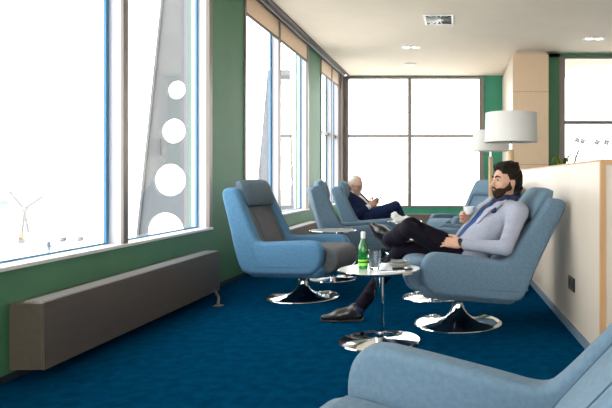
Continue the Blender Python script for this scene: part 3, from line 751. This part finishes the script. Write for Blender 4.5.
# ---- the bearded man
def bearded_man():
    root = thing('person', 'bearded dark-haired man in grey jacket holding a white cup, legs crossed', 'person', (.06, 4.53, 0))
    sideL = Vector((.36, -.93, 0)).normalized()
    hip = Vector((.06, 4.53, .52)); chest = Vector((.25, 4.54, .73)); neck = Vector((.375, 4.545, .885))
    hc = Vector((.343, 4.50, 1.035)); F = frame((-.84, -.50, .09))
    shL = Vector((.425, 4.36, .825)); elL = Vector((.325, 4.235, .585)); wrL = Vector((.015, 4.325, .605))
    shR = Vector((.32, 4.72, .83)); elR = Vector((.20, 4.80, .60)); wrR = Vector((.092, 4.65, .742))
    hL = Vector((.06, 4.44, .50)); knL = Vector((-.335, 4.395, .715)); anL = Vector((-.515, 4.70, .605))
    hR = Vector((.06, 4.63, .51)); knR = Vector((-.43, 4.67, .525)); anR = Vector((-.715, 4.62, .115))
    # body, one continuous surface
    s = Sdf((-1.12, 4.12, -.01), (.62, 4.98, 1.22), .0042)
    torso(s, hip, chest, neck, sideL, .055, .070, .092, -.012)
    s.cone(neck-Vector((0.0, 0, .03)), hc+Vector((.012, .012, -.06)), .056, .052, k=.03)
    for sh, el, wr in ((shL, elL, wrL), (shR, elR, wrR)):
        s.cone(sh, el, .048, .037, k=.03); s.cone(el, wr, .037, .025, k=.02)
    for h, kn, an, toe in ((hL, knL, anL, Vector((-.575, 4.768, .655))), (hR, knR, anR, Vector((-.94, 4.605, .045)))):
        s.cone(h, kn, .075, .05, k=.03); s.cone(kn, an, .048, .032, k=.02); s.cone(an, toe, .03, .02, k=.02)
    W = head_prims(s, hc, F)
    # near hand lies on the thigh, far hand holds the cup
    hand(s, wrL, (-1, .12, .12), (0, .75, -.65), (-.3, .6, .8), [(.12, .25, .2), (.15, .3, .2), (.18, .3, .25), (.22, .35, .25)], (.15, .2))
    hand(s, wrR, (-.75, -.55, .35), (.55, -.80, .1), (0, 0, 1), [(.55, .75, .45), (.6, .8, .5), (.7, .85, .5), (.8, .9, .5)], (.75, .85), .95)
    body = s.mesh('body', 'skin', root)
    face_bits(root, W, F, 'hair')
    # hair
    s = Sdf(hc-Vector((.2, .2, .2)), hc+Vector((.22, .22, .22)), .0042)
    def wav(q): return .006*np.sin(q[..., 0]*75+q[..., 2]*55)*np.sin(q[..., 1]*70)+.003*np.sin(q[..., 2]*160+q[..., 0]*110)
    s.ell(W(-.020, 0, .042), (.110, .091, .106), F, k=.01, noise=wav)
    s.ell(W(-.075, 0, -.015), (.058, .080, .095), F, k=.02, noise=wav)
    s.ell(W(.045, 0, .105), (.05, .07, .035), F, k=.02, noise=wav)
    s.ell(W(-.02, .02, .125), (.07, .06, .03), F, k=.02, noise=wav)
    s.ell(W(.090, 0, .0), (.075, .068, .083), F, k=.012, mode='sub')
    for q in (-1, 1):
        s.ell(W(.062, q*.075, -.015), (.050, .05, .075), F, k=.012, mode='sub')
        s.ell(W(.005, q*.09, -.035), (.034, .024, .055), F, k=.008, mode='sub')
    s.cut(W(0, 0, -.115), -Vector(F[:, 2].tolist()), k=.01)
    s.mesh('hair', 'hair', root)
    # beard
    s = Sdf(hc-Vector((.2, .2, .2)), hc+Vector((.2, .2, .15)), .004)
    s.cone(W(.0, 0, -.058), W(.059, 0, -.098), .0545, .031, k=.03)
    for q in (-1, 1):
        s.cone(W(.004, q*.056, -.034), W(.05, q*.033, -.090), .022, .022, k=.025)
        s.cone(W(.010, q*.070, .004), W(.008, q*.062, -.04), .008, .020, k=.02)
        s.cone(W(.03, q*.056, -.040), W(.078, q*.036, -.060), .014, .012, k=.02)
        s.cone(W(.100, q*.006, -.049), W(.085, q*.030, -.068), .0065, .0075, k=.008)
    s.ell(W(.082, 0, -.083), (.022, .026, .02), F, k=.01)
    for q in (-1, 1): s.ell(W(.074, q*.056, -.002), (.052, .034, .044), F, k=.02, mode='sub')
    s.cone(W(.105, -.02, -.0655), W(.105, .02, -.0655), .0085, .0085, k=.004, mode='sub')
    s.mesh('beard', 'beard', root)
    # shirt and scarf-like collar
    s = Sdf((-.2, 4.2, .38), (.56, 4.86, .98), .006)
    torso(s, hip, chest, neck, sideL, .055, .070, .092, .004)
    s.mesh('shirt', 'shirt', root)
    s = Sdf((.2, 4.36, .8), (.52, 4.7, 1.0), .005)
    s.path([(.40, 4.455, .915), (.335, 4.45, .918), (.288, 4.53, .90), (.335, 4.615, .918), (.40, 4.61, .93), (.43, 4.53, .945), (.40, 4.455, .915)], [.026, .026, .028, .026, .025, .024, .026], k=.02)
    s.path([(.30, 4.50, .87), (.262, 4.52, .82)], [.03, .018], k=.02)
    s.mesh('collar', 'navy', root)
    # jacket: torso and sleeves, cut open down the front
    s = Sdf((-.16, 4.14, .38), (.60, 4.96, .98), .005)
    torso(s, hip, chest, neck, sideL, .058, .073, .094, .016)
    s.ell((.08, 4.53, .53), (.13, .185, .10), frame((-.72, 0, -.69), (-.69, 0, .72)), k=.06)
    for sh, el, wr, back in ((shL, elL, wrL, .03), (shR, elR, wrR, .045)):
        s.cone(chest.lerp(sh, .75), sh, .066, .066, k=.04)
        s.cone(sh, sh.lerp(el, .35), .067, .062, k=.03); s.cone(sh.lerp(el, .35), el, .062, .052, k=.008); e2 = wr+(el-wr).normalized()*back; s.cone(el, e2, .052, .040, k=.008)
        cutn = (wr-el).normalized(); s.op(lambda P, e2=e2, cutn=cutn: np.maximum(-((P-vec(e2+cutn*.008))@vec(cutn)), np.linalg.norm(P-vec(e2+cutn*.05), axis=-1)-.075), e2-Vector((.1,)*3), e2+Vector((.12,)*3), .004, 'sub')
    # folds on the sleeve
    for u, r in ((.35, .01), (.62, .011), (.85, .01)):
        p = shL.lerp(elL, u); s.cone(p+Vector((-.045, -.035, .02)), p+Vector((.02, -.056, -.02)), .008, .005, k=.03)
    ax = (neck-hip).normalized(); fwd = ax.cross(sideL).normalized()
    if fwd.x > 0: fwd = -fwd
    sd = fwd.cross(ax).normalized()
    def opening(P):
        q = P-vec(hip); u = q@vec(ax); f = q@vec(fwd); y = q@vec(sd)
        wdt = .042+.045*np.clip((u-.05)/.38, 0, 1.2)
        return np.maximum(np.abs(y)-wdt, -(f-.03))
    s.op(opening, (-.16, 4.2, .4), (.5, 4.75, .98), .008, 'sub', .02)
    s.cone(neck+Vector((.0, 0, .03)), neck+Vector((-.06, 0, .12)), .075, .075, k=.01, mode='sub')
    jk = s.mesh('jacket', 'jacket', root)
    # lapels follow the opening
    for q in (-1, 1):
        s = Sdf((-.1, 4.3, .45), (.5, 4.76, .98), .005)
        pts = []
        for u in (.16, .24, .32, .40, .455):
            wdt = .042+.045*min(1.2, max(0, (u-.05)/.38)); f = .108+.012*math.sin((u-.1)*6)-max(0, u-.34)*.40
            pts.append(hip+ax*u+fwd*f+sd*q*(wdt+.016))
        for a, b, w0, w1 in zip(pts, pts[1:], (.010, .022, .03, .034), (.022, .03, .034, .026)): s.cone(a, b, w0, w1, k=.015, flat=(fwd, .35))
        s.mesh('lapel', 'jacket', jk)
    s = Sdf((.1, 4.25, .7), (.4, 4.5, .95), .005)
    pc = hip+ax*.33+fwd*.092+sideL*.125
    s.ell(pc, (.022, .026, .018), None, k=.01); s.ell(pc+Vector((.008, -.012, .016)), (.012, .014, .014), None, k=.01)
    s.mesh('pocket_square', 'navy', jk)
    # navy inner cuff of the cup arm
    s = Sdf(wrR-Vector((.1,)*3), wrR+Vector((.1,)*3), .004)
    e2 = wrR+(elR-wrR).normalized()*.055; s.cone(e2, wrR+(wrR-elR).normalized()*.002, .036, .034, k=.01)
    s.mesh('cuff', 'navy', root)
    # watch
    d = (wrL-elL).normalized(); p = wrL-d*.004
    s = Sdf(p-Vector((.07,)*3), p+Vector((.07,)*3), .0035); s.cone(p-d*.011, p+d*.011, .031, .030, k=.005)
    s.op(lambda P: np.abs((P-vec(p))@vec(d))-.011, p-Vector((.06,)*3), p+Vector((.06,)*3), .003, 'add') if False else None
    s.cut(p+d*.013, d, k=.002); s.cut(p-d*.013, -d, k=.002)
    wt = s.mesh('watch_strap', 'strap', root)
    bm = bmesh.new(); bmesh.ops.create_cone(bm, cap_ends=True, segments=20, radius1=.017, radius2=.016, depth=.009, matrix=Matrix.Translation(p+Vector((-.004, -.018, .026))) @ Matrix.Rotation(R(38), 4, 'X')); obj('watch_face', bm, 'black', wt, True)
    # trousers
    s = Sdf((-.86, 4.22, .03), (.26, 4.86, .86), .0055)
    s.ell((.07, 4.535, .535), (.125, .175, .105), None, k=.05)
    s.path([hL, hL.lerp(knL, .5), knL], [.088, .080, .068], k=.03); s.path([knL, knL.lerp(anL, .4), anL+Vector((.008, -.02, .0))], [.066, .061, .053], k=.025)
    s.path([hR, hR.lerp(knR, .5), knR], [.092, .082, .064], k=.03); s.path([knR, knR.lerp(anR, .4), anR+Vector((.0, 0, .01))], [.062, .057, .050], k=.02)
    s.cone(knL.lerp(anL, .3)+Vector((0, 0, -.03)), anL+Vector((.03, 0, -.03)), .045, .036, k=.03)
    for u in (.25, .45, .65, .8):
        p = knR.lerp(anR, u); s.cone(p+Vector((-.02, -.055, .02)), p+Vector((.045, -.03, -.02)), .010, .007, k=.02)
        p = hL.lerp(knL, u); s.cone(p+Vector((-.03, -.065, .05)), p+Vector((.03, -.08, -.03)), .010, .007, k=.02)
    dR = (anR-knR).normalized(); s.cut(anR+dR*.02, dR, k=.004)
    s.mesh('trousers', 'trousers', root)
    for an, dd, ft in ((anL, (anL-knL).normalized(), Vector((-.575, 4.768, .655))), (anR, dR, Vector((-.83, 4.612, .05)))):
        s = Sdf(an-Vector((.16,)*3), an+Vector((.16,)*3), .005); s.cone(an-dd*.03, an+dd*.04, .040, .038, k=.01); s.cone(an+dd*.01, an.lerp(ft, .75), .038, .032, k=.02); s.mesh('sock', 'navy', root)
    shoe(root, (-.70, 4.625, 0.0), (-1.03, 4.595, .004), (0, 0, 1))
    shoe(root, (-.515, 4.765, .525), (-.685, 4.80, .705), (.66, -.55, .42))
    # the cup in the far hand
    cp = Vector((.078, 4.575, .795))
    t = thing('coffee_cup', 'small white coffee cup held in the bearded man\'s hand', 'cup', cp)
    bm = bmesh.new(); lathe(bm, [(0, 0), (.020, 0), (.024, .004), (.036, .03), (.040, .058), (.0375, .058), (.033, .03), (.02, .008), (0, .007)], 36); obj('cup_wall', bm, 'porcelain', t, True, 50)
    bm = bmesh.new(); tube(bm, [(-.034, .0, .046), (-.05, .0, .044), (-.052, .0, .028), (-.034, .0, .018)], .0042, 8); obj('handle', bm, 'porcelain', t, True)
    t.rotation_euler = (0, 0, R(120))
    for ch in root.children: ch.location = -root.location
bearded_man()

# ---- the older man
def older_man():
    root = thing('person', 'older grey-haired man in navy suit and glasses looking at his phone', 'person', (-1.22, 8.5, 0))
    side = Vector((-.34, -.94, 0)).normalized()
    hip = Vector((-1.22, 8.5, .54)); chest = Vector((-1.385, 8.5, .72)); neck = Vector((-1.475, 8.49, .865))
    hc = Vector((-1.395, 8.47, .975)); F = frame((.80, -.50, -.27))
    shR = Vector((-1.51, 8.32, .80)); elR = Vector((-1.385, 8.245, .575)); wrR = Vector((-1.19, 8.39, .70))
    shL = Vector((-1.40, 8.67, .80)); elL = Vector((-1.30, 8.72, .59)); wrL = Vector((-1.17, 8.53, .71))
    hR_ = Vector((-1.22, 8.40, .55)); knR = Vector((-.85, 8.44, .70)); anR = Vector((-.70, 8.62, .36))
    hL_ = Vector((-1.22, 8.60, .54)); knL = Vector((-.80, 8.60, .535)); anL = Vector((-.76, 8.58, .115))
    s = Sdf((-1.66, 8.08, -.01), (-.45, 8.92, 1.14), .005)
    torso(s, hip, chest, neck, side, .065, .075, .095, -.012)
    s.cone(neck-Vector((0, 0, .03)), hc+Vector((-.025, .01, -.06)), .055, .052, k=.03)
    for sh, el, wr in ((shR, elR, wrR), (shL, elL, wrL)):
        s.cone(sh, el, .048, .037, k=.03); s.cone(el, wr, .037, .025, k=.02)
    for h, kn, an, toe in ((hR_, knR, anR, Vector((-.55, 8.68, .33))), (hL_, knL, anL, Vector((-.55, 8.56, .045)))):
        s.cone(h, kn, .075, .05, k=.03); s.cone(kn, an, .048, .032, k=.02); s.cone(an, toe, .03, .02, k=.02)
    W = head_prims(s, hc, F, True)
    hand(s, wrR, (.75, .25, .60), (-.2, .9, .2), (-.3, 0, .9), [(.6, .7, .4), (.7, .8, .4), (.8, .8, .5), (.9, .9, .5)], (.5, .4))
    hand(s, wrL, (.7, -.25, .62), (-.2, -.9, .25), (-.3, 0, .9), [(.5, .6, .4), (.6, .7, .4), (.7, .8, .5), (.8, .9, .5)], (.4, .4))
    s.mesh('body', 'skin2', root)
    face_bits(root, W, F, 'grey_hair')
    s = Sdf(hc-Vector((.2,)*3), hc+Vector((.2,)*3), .0045)
    def wav(q): return .003*np.sin(q[..., 0]*95)*np.sin(q[..., 1]*90+q[..., 2]*60)
    s.ell(W(-.022, 0, .036), (.101, .084, .103), F, k=.01, noise=wav); s.ell(W(-.06, 0, -.02), (.052, .074, .07), F, k=.02, noise=wav)
    s.ell(W(.092, 0, .01), (.092, .082, .108), F, k=.012, mode='sub')
    for q in (-1, 1): s.ell(W(.0, q*.085, -.02), (.032, .03, .05), F, k=.008, mode='sub')
    s.mesh('hair', 'grey_hair', root)
    s = Sdf(hc-Vector((.2,)*3), hc+Vector((.2,)*3), .0045)
    s.cone(W(.088, 0, -.088), W(.07, 0, -.112), .016, .02, k=.02)
    for q in (-1, 1): s.cone(W(.099, q*.004, -.049), W(.083, q*.03, -.07), .007, .008, k=.008); s.cone(W(.0, q*.055, -.05), W(.05, q*.032, -.098), .017, .019, k=.02)
    s.mesh('beard', 'grey_hair', root)
    # glasses
    g = None
    for q in (-1, 1):
        bm = bmesh.new(); tube(bm, [W(.104+.002*math.cos(a), q*.033+.024*math.cos(a), .003+.018*math.sin(a)) for a in [2*PI*k/16 for k in range(16)]], .0022, 6, closed=True)
        tube(bm, [W(.102, q*.057, .008), W(.05, q*.079, .010), W(-.02, q*.082, .008)], .0022, 6)
        if q > 0: tube(bm, [W(.106, -.010, .008), W(.110, 0, .010), W(.106, .010, .008)], .0022, 6)
        if g is None: g = obj('glasses', bm, 'spectacle', root, True)
        else: obj('glasses_rim', bm, 'spectacle', g, True)
    # shirt with open collar
    s = Sdf((-1.64, 8.2, .40), (-1.0, 8.8, .98), .006)
    torso(s, hip, chest, neck, side, .065, .075, .095, .004)
    s.path([(-1.50, 8.42, .885), (-1.435, 8.43, .88), (-1.40, 8.49, .85), (-1.435, 8.55, .88), (-1.50, 8.56, .885), (-1.53, 8.49, .90), (-1.50, 8.42, .885)], [.022]*7, k=.02)
    s.mesh('shirt', 'white_cloth', root)
    s = Sdf((-1.68, 8.12, .40), (-1.0, 8.88, .98), .0055)
    torso(s, hip, chest, neck, side, .068, .078, .097, .016)
    s.ell((-1.22, 8.5, .545), (.15, .20, .11), frame((.7, 0, -.7), (.7, 0, .7)), k=.05)
    for sh, el, wr in ((shR, elR, wrR), (shL, elL, wrL)):
        s.cone(chest.lerp(sh, .75), sh, .07, .068, k=.04); s.cone(sh, el, .068, .054, k=.035); e2 = wr+(el-wr).normalized()*.075; s.cone(el, e2, .053, .043, k=.02)
    ax = (neck-hip).normalized(); fwd = ax.cross(side).normalized()
    if fwd.x < 0: fwd = -fwd
    sd = fwd.cross(ax).normalized()
    def opening(P):
        q = P-vec(hip); u = q@vec(ax); f = q@vec(fwd); y = q@vec(sd)
        wdt = .020+.055*np.clip((u-.08)/.3, 0, 1.2)
        return np.maximum(np.abs(y)-wdt, -(f-.03))
    s.op(opening, (-1.6, 8.3, .45), (-1.0, 8.7, .98), .008, 'sub', .02)
    s.cone(neck+Vector((0, 0, .03)), neck+Vector((.05, 0, .12)), .072, .072, k=.01, mode='sub')
    s.mesh('jacket', 'suit', root)
    for wr, el in ((wrR, elR), (wrL, elL)):
        s = Sdf(wr-Vector((.12,)*3), wr+Vector((.12,)*3), .005); dd = (el-wr).normalized(); s.cone(wr+dd*.095, wr+dd*.03, .041, .039, k=.01); s.mesh('shirt_cuff', 'white_cloth', root)
    s = Sdf((-1.45, 8.2, .03), (-.58, 8.78, .85), .0055)
    s.ell((-1.22, 8.5, .535), (.12, .17, .10), None, k=.05)
    s.path([hR_, knR], [.092, .066], k=.03); s.path([knR, anR], [.064, .05], k=.02); s.path([hL_, knL], [.09, .064], k=.03); s.path([knL, anL+Vector((0, 0, .03))], [.062, .05], k=.02)
    s.mesh('trousers', 'suit', root)
    for an, dd in ((anR, (anR-knR).normalized()), (anL, (anL-knL).normalized())):
        s = Sdf(an-Vector((.12,)*3), an+Vector((.12,)*3), .005); s.cone(an-dd*.02, an+dd*.05, .036, .034, k=.01); s.mesh('sock', 'navy', root)
    shoe(root, (-.80, 8.585, 0), (-.49, 8.56, .004), (0, 0, 1))
    shoe(root, (-.72, 8.665, .275), (-.45, 8.72, .26), (.1, -.15, .97))
    t = thing('mobile_phone', 'dark mobile phone held in the older man\'s hands', 'phone', (-1.085, 8.46, .775))
    mx = Matrix.Rotation(R(-2), 4, 'Z') @ Matrix.Rotation(R(38), 4, 'Y')
    bm = bmesh.new(); box(bm, -.005, .005, -.036, .036, -.072, .072, .004, 3, mx); obj('phone_body', bm, 'black', t, True)
    bm = bmesh.new(); box(bm, -.0056, -.005, -.032, .032, -.066, .066, mx=mx); obj('screen', bm, 'screen', t)
    for ch in root.children: ch.location = -root.location
older_man()

# ================================================================== OUTSIDE
ZG = -8.0
o = struct('ground', 'apron', [(-260, 260, -120, 420, ZG-.3, ZG)])
# leaning perforated steel pylon of the jet bridge
def pylon(base, rot, outline, holes, label, thick=.05):
    cu = bpy.data.curves.new('pylon', 'CURVE'); cu.dimensions = '2D'; cu.fill_mode = 'BOTH'; cu.extrude = thick
    def sp(pts):
        s = cu.splines.new('POLY'); s.points.add(len(pts)-1); s.use_cyclic_u = True
        for p, (x, y) in zip(s.points, pts): p.co = (x, y, 0, 1)
    sp(outline)
    for x, y, r in holes: sp([(x+r*math.cos(2*PI*k/48), y+r*math.sin(2*PI*k/48)) for k in range(48)])
    tmp = bpy.data.objects.new('tmp', cu); C.objects.link(tmp)
    dg = bpy.context.evaluated_depsgraph_get(); me = bpy.data.meshes.new_from_object(tmp.evaluated_get(dg))
    bpy.data.objects.remove(tmp); me.name = 'web_plate'
    t = thing('steel_pylon', label, 'pylon', base, rot)
    mx = Matrix.Rotation(PI/2, 4, 'X'); me.transform(mx); me.materials.clear()
    link('web_plate', me, 'pylon', t)
    return t
PD = 14.0; k = PD/620
px = lambda x, y: ((x-458)*k, -(y-180)*k)      # pylon plate stands parallel to the back wall, 14 m away
XP = (190-458)*k
def pp(x, y): a, b = px(x, y); return (a-XP, b+1.05)
outl = [pp(165, -20), pp(139, 230), pp(110, 570), pp(232, 570), pp(226, -20)]
hl = [(*pp(x, y), r*k) for x, y, r in ((177, 90, 9.2), (174, 131, 12.2), (170.5, 180, 16), (166, 231, 18.5), (163, 288, 20), (178, 55, 6))]
pyl = pylon((XP, PD, 0), 0, outl, hl[:5], 'grey leaning steel pylon with round holes outside the nearest window')
a0 = pp(146, 139); a1 = pp(240, 155)
bx('crossband', 'pylon_band', pyl, pp(151, 139)[0], pp(162, 139)[0], -.07, .0, pp(0, 155)[1], pp(0, 139)[1])
bm = bmesh.new(); p0, p1, p2, p3 = pp(165, -20), pp(139, 230), pp(110, 570), pp(226, -20)
for a, b in ((p0, p1), (p1, p2)):
    v = [bm.verts.new((a[0]+dx, dy, a[1])) for dx, dy in ((.0, -.10), (.05, -.10), (.05, .10), (.0, .10))]; w = [bm.verts.new((b[0]+dx, dy, b[1])) for dx, dy in ((.0, -.10), (.05, -.10), (.05, .10), (.0, .10))]
    for i in range(4): bm.faces.new((v[i], v[(i+1) % 4], w[(i+1) % 4], w[i]))
    bm.faces.new(v); bm.faces.new(w[::-1])
obj('edge_flange', bm, 'pylon', pyl)
# second leg glimpsed through the middle window
PD2 = 30.0; k2 = PD2/620; X2 = (262-458)*k2
def pq(x, y): return ((x-262)*k2, 1.05-(y-180)*k2)
pylon((X2, PD2, 0), 0, [pq(268, 70), pq(258, 180), pq(228, 400), pq(300, 400), pq(290, 70)], [(*pq(284, 182), 8*k2), (*pq(284, 150), 6*k2)], 'pale grey steel leg outside seen through the middle left window')

# small turboprop on the apron, its nose beyond the left edge of the window
t = thing('airplane', 'white propeller aircraft parked on the bright apron outside', 'airplane', (-66, 90, ZG))
bm = bmesh.new(); lathe(bm, [(0, 0), (.5, .15), (1.1, .8), (1.55, 2.2), (1.7, 4.5), (1.7, 18), (1.3, 22), (.4, 27), (0, 27.2)], 32)
mx = Matrix.Translation((3.2, 0, 5.0)) @ Matrix.Rotation(-PI/2, 4, 'Y')
for v in bm.verts: v.co = mx @ v.co
obj('fuselage', bm, 'plane', t, True)
bm = bmesh.new(); box(bm, .6, 1.5, -1.6, -.9, 5.5, 6.1, .1); obj('cockpit_window', bm, 'plane_blue', t)
bm = bmesh.new(); tube(bm, [(3.9, -1.8, 0.7), (4.3, -1.8, 4.4)], .16, 10); obj('nose_gear_strut', bm, 'plane_grey', t, True)
bm = bmesh.new(); box(bm, 3.6, 4.2, -2.0, -1.6, .55, 1.4, .1); obj('gear_door', bm, 'orange', t)
bm = bmesh.new(); tube(bm, [(3.9, -2.0, .4), (3.9, -1.6, .4)], .4, 20); obj('nose_wheel', bm, 'plane_grey', t, True)
bm = bmesh.new(); bmesh.ops.create_uvsphere(bm, u_segments=16, v_segments=10, radius=1, matrix=Matrix.Translation((4.4, -1.8, 4.9)) @ Matrix.Diagonal((.4, .6, .45, 1))); obj('propeller_hub', bm, 'cart', t, True)
for a in (2.25, 4.9, .6):
    bm = bmesh.new(); box(bm, .3, 3.4, -.2, .2, -.05, .05, .04, 2, Matrix.Translation((4.4, -2.0, 4.9)) @ Matrix.Rotation(PI/2, 4, 'X') @ Matrix.Rotation(a, 4, 'Z')); obj('propeller_blade', bm, 'plane_grey', t)
bm = bmesh.new(); box(bm, -12, -8, -14, 14, 5.6, 5.9, .1); obj('wing', bm, 'plane', t)
# ground worker
root = thing('person', 'ground worker in a blue jacket standing on the apron outside', 'person', (-49.5, 75, ZG))
s = Sdf((-.5, -.5, -.05), (.5, .5, 1.9), .02)
s.cone((0, 0, .95), (0, 0, 1.4), .15, .17, k=.1); s.cone((0, 0, 1.4), (0, 0, 1.6), .07, .06, k=.05); s.ell((0, 0, 1.68), (.095, .08, .12), k=.03)
for q in (-1, 1):
    s.path([(0, q*.1, .95), (.03, q*.11, .5), (0, q*.12, .06)], [.09, .065, .05], k=.04); s.cone((0, q*.12, .04), (.16, q*.13, .035), .045, .035, k=.03)
    s.path([(0, q*.2, 1.38), (.02, q*.26, 1.1), (.12, q*.24, .88)], [.06, .05, .04], k=.04)
s.mesh('body', 'skin', root)
s = Sdf((-.5, -.5, .7), (.5, .5, 1.75), .02); s.cone((0, 0, .9), (0, 0, 1.4), .18, .2, k=.1)
for q in (-1, 1): s.path([(0, q*.2, 1.38), (.02, q*.26, 1.1), (.1, q*.245, .93)], [.08, .07, .06], k=.04)
s.mesh('jacket', 'vest', root)
s = Sdf((-.5, -.5, .0), (.5, .5, 1.1), .02)
for q in (-1, 1): s.path([(0, q*.09, .95), (.03, q*.11, .5), (0, q*.12, .1)], [.12, .085, .07], k=.04)
s.mesh('trousers', 'plane_grey', root)
# baggage cart
t = thing('baggage_cart', 'small grey baggage cart on the apron outside', 'cart', (-57, 91.5, ZG), R(20))
bm = bmesh.new(); box(bm, -1.6, 1.6, -.7, .7, .55, .7, .03); obj('deck', bm, 'cart', t)
bm = bmesh.new(); box(bm, -.5, 1.2, -.6, .6, .7, 1.5, .05); obj('baggage', bm, 'apron', t)
for sx in (-1.1, 1.1):
    for sy in (-.7, .7):
        bm = bmesh.new(); tube(bm, [(sx, sy-.08, .28), (sx, sy+.08, .28)], .28, 16); obj('wheel', bm, 'plane_grey', t, True)
bm = bmesh.new(); tube(bm, [(-1.6, 0, .6), (-2.6, 0, .35)], .05, 6); obj('tow_bar', bm, 'cart', t, True)

# ================================================================== LIGHT, CAMERA
w = bpy.data.worlds.new('World'); bpy.context.scene.world = w; w.use_nodes = True
bg = w.node_tree.nodes['Background']; bg.inputs['Color'].default_value = (1.0, 0.985, 0.965, 1); bg.inputs['Strength'].default_value = 6.2

cam = bpy.data.cameras.new('camera'); co = bpy.data.objects.new('camera', cam); C.objects.link(co)
co.location = (0, 0, 1.05); co.rotation_euler = (PI/2, 0, 0)
cam.sensor_width = 36; cam.lens = 36*620/612
cam.shift_x = -(458-306)/612; cam.shift_y = -(204-180)/612
cam.clip_end = 1000; cam.clip_start = .05
sc = bpy.context.scene; sc.camera = co
sc.view_settings.view_transform = 'Standard'; sc.view_settings.look = 'None'
sc.view_settings.exposure = 0; sc.view_settings.gamma = 1; sc.view_settings.use_curve_mapping = False
sc.cycles.max_bounces = 10; sc.cycles.diffuse_bounces = 6; sc.cycles.transparent_max_bounces = 16
sc.cycles.caustics_reflective = False; sc.cycles.caustics_refractive = False
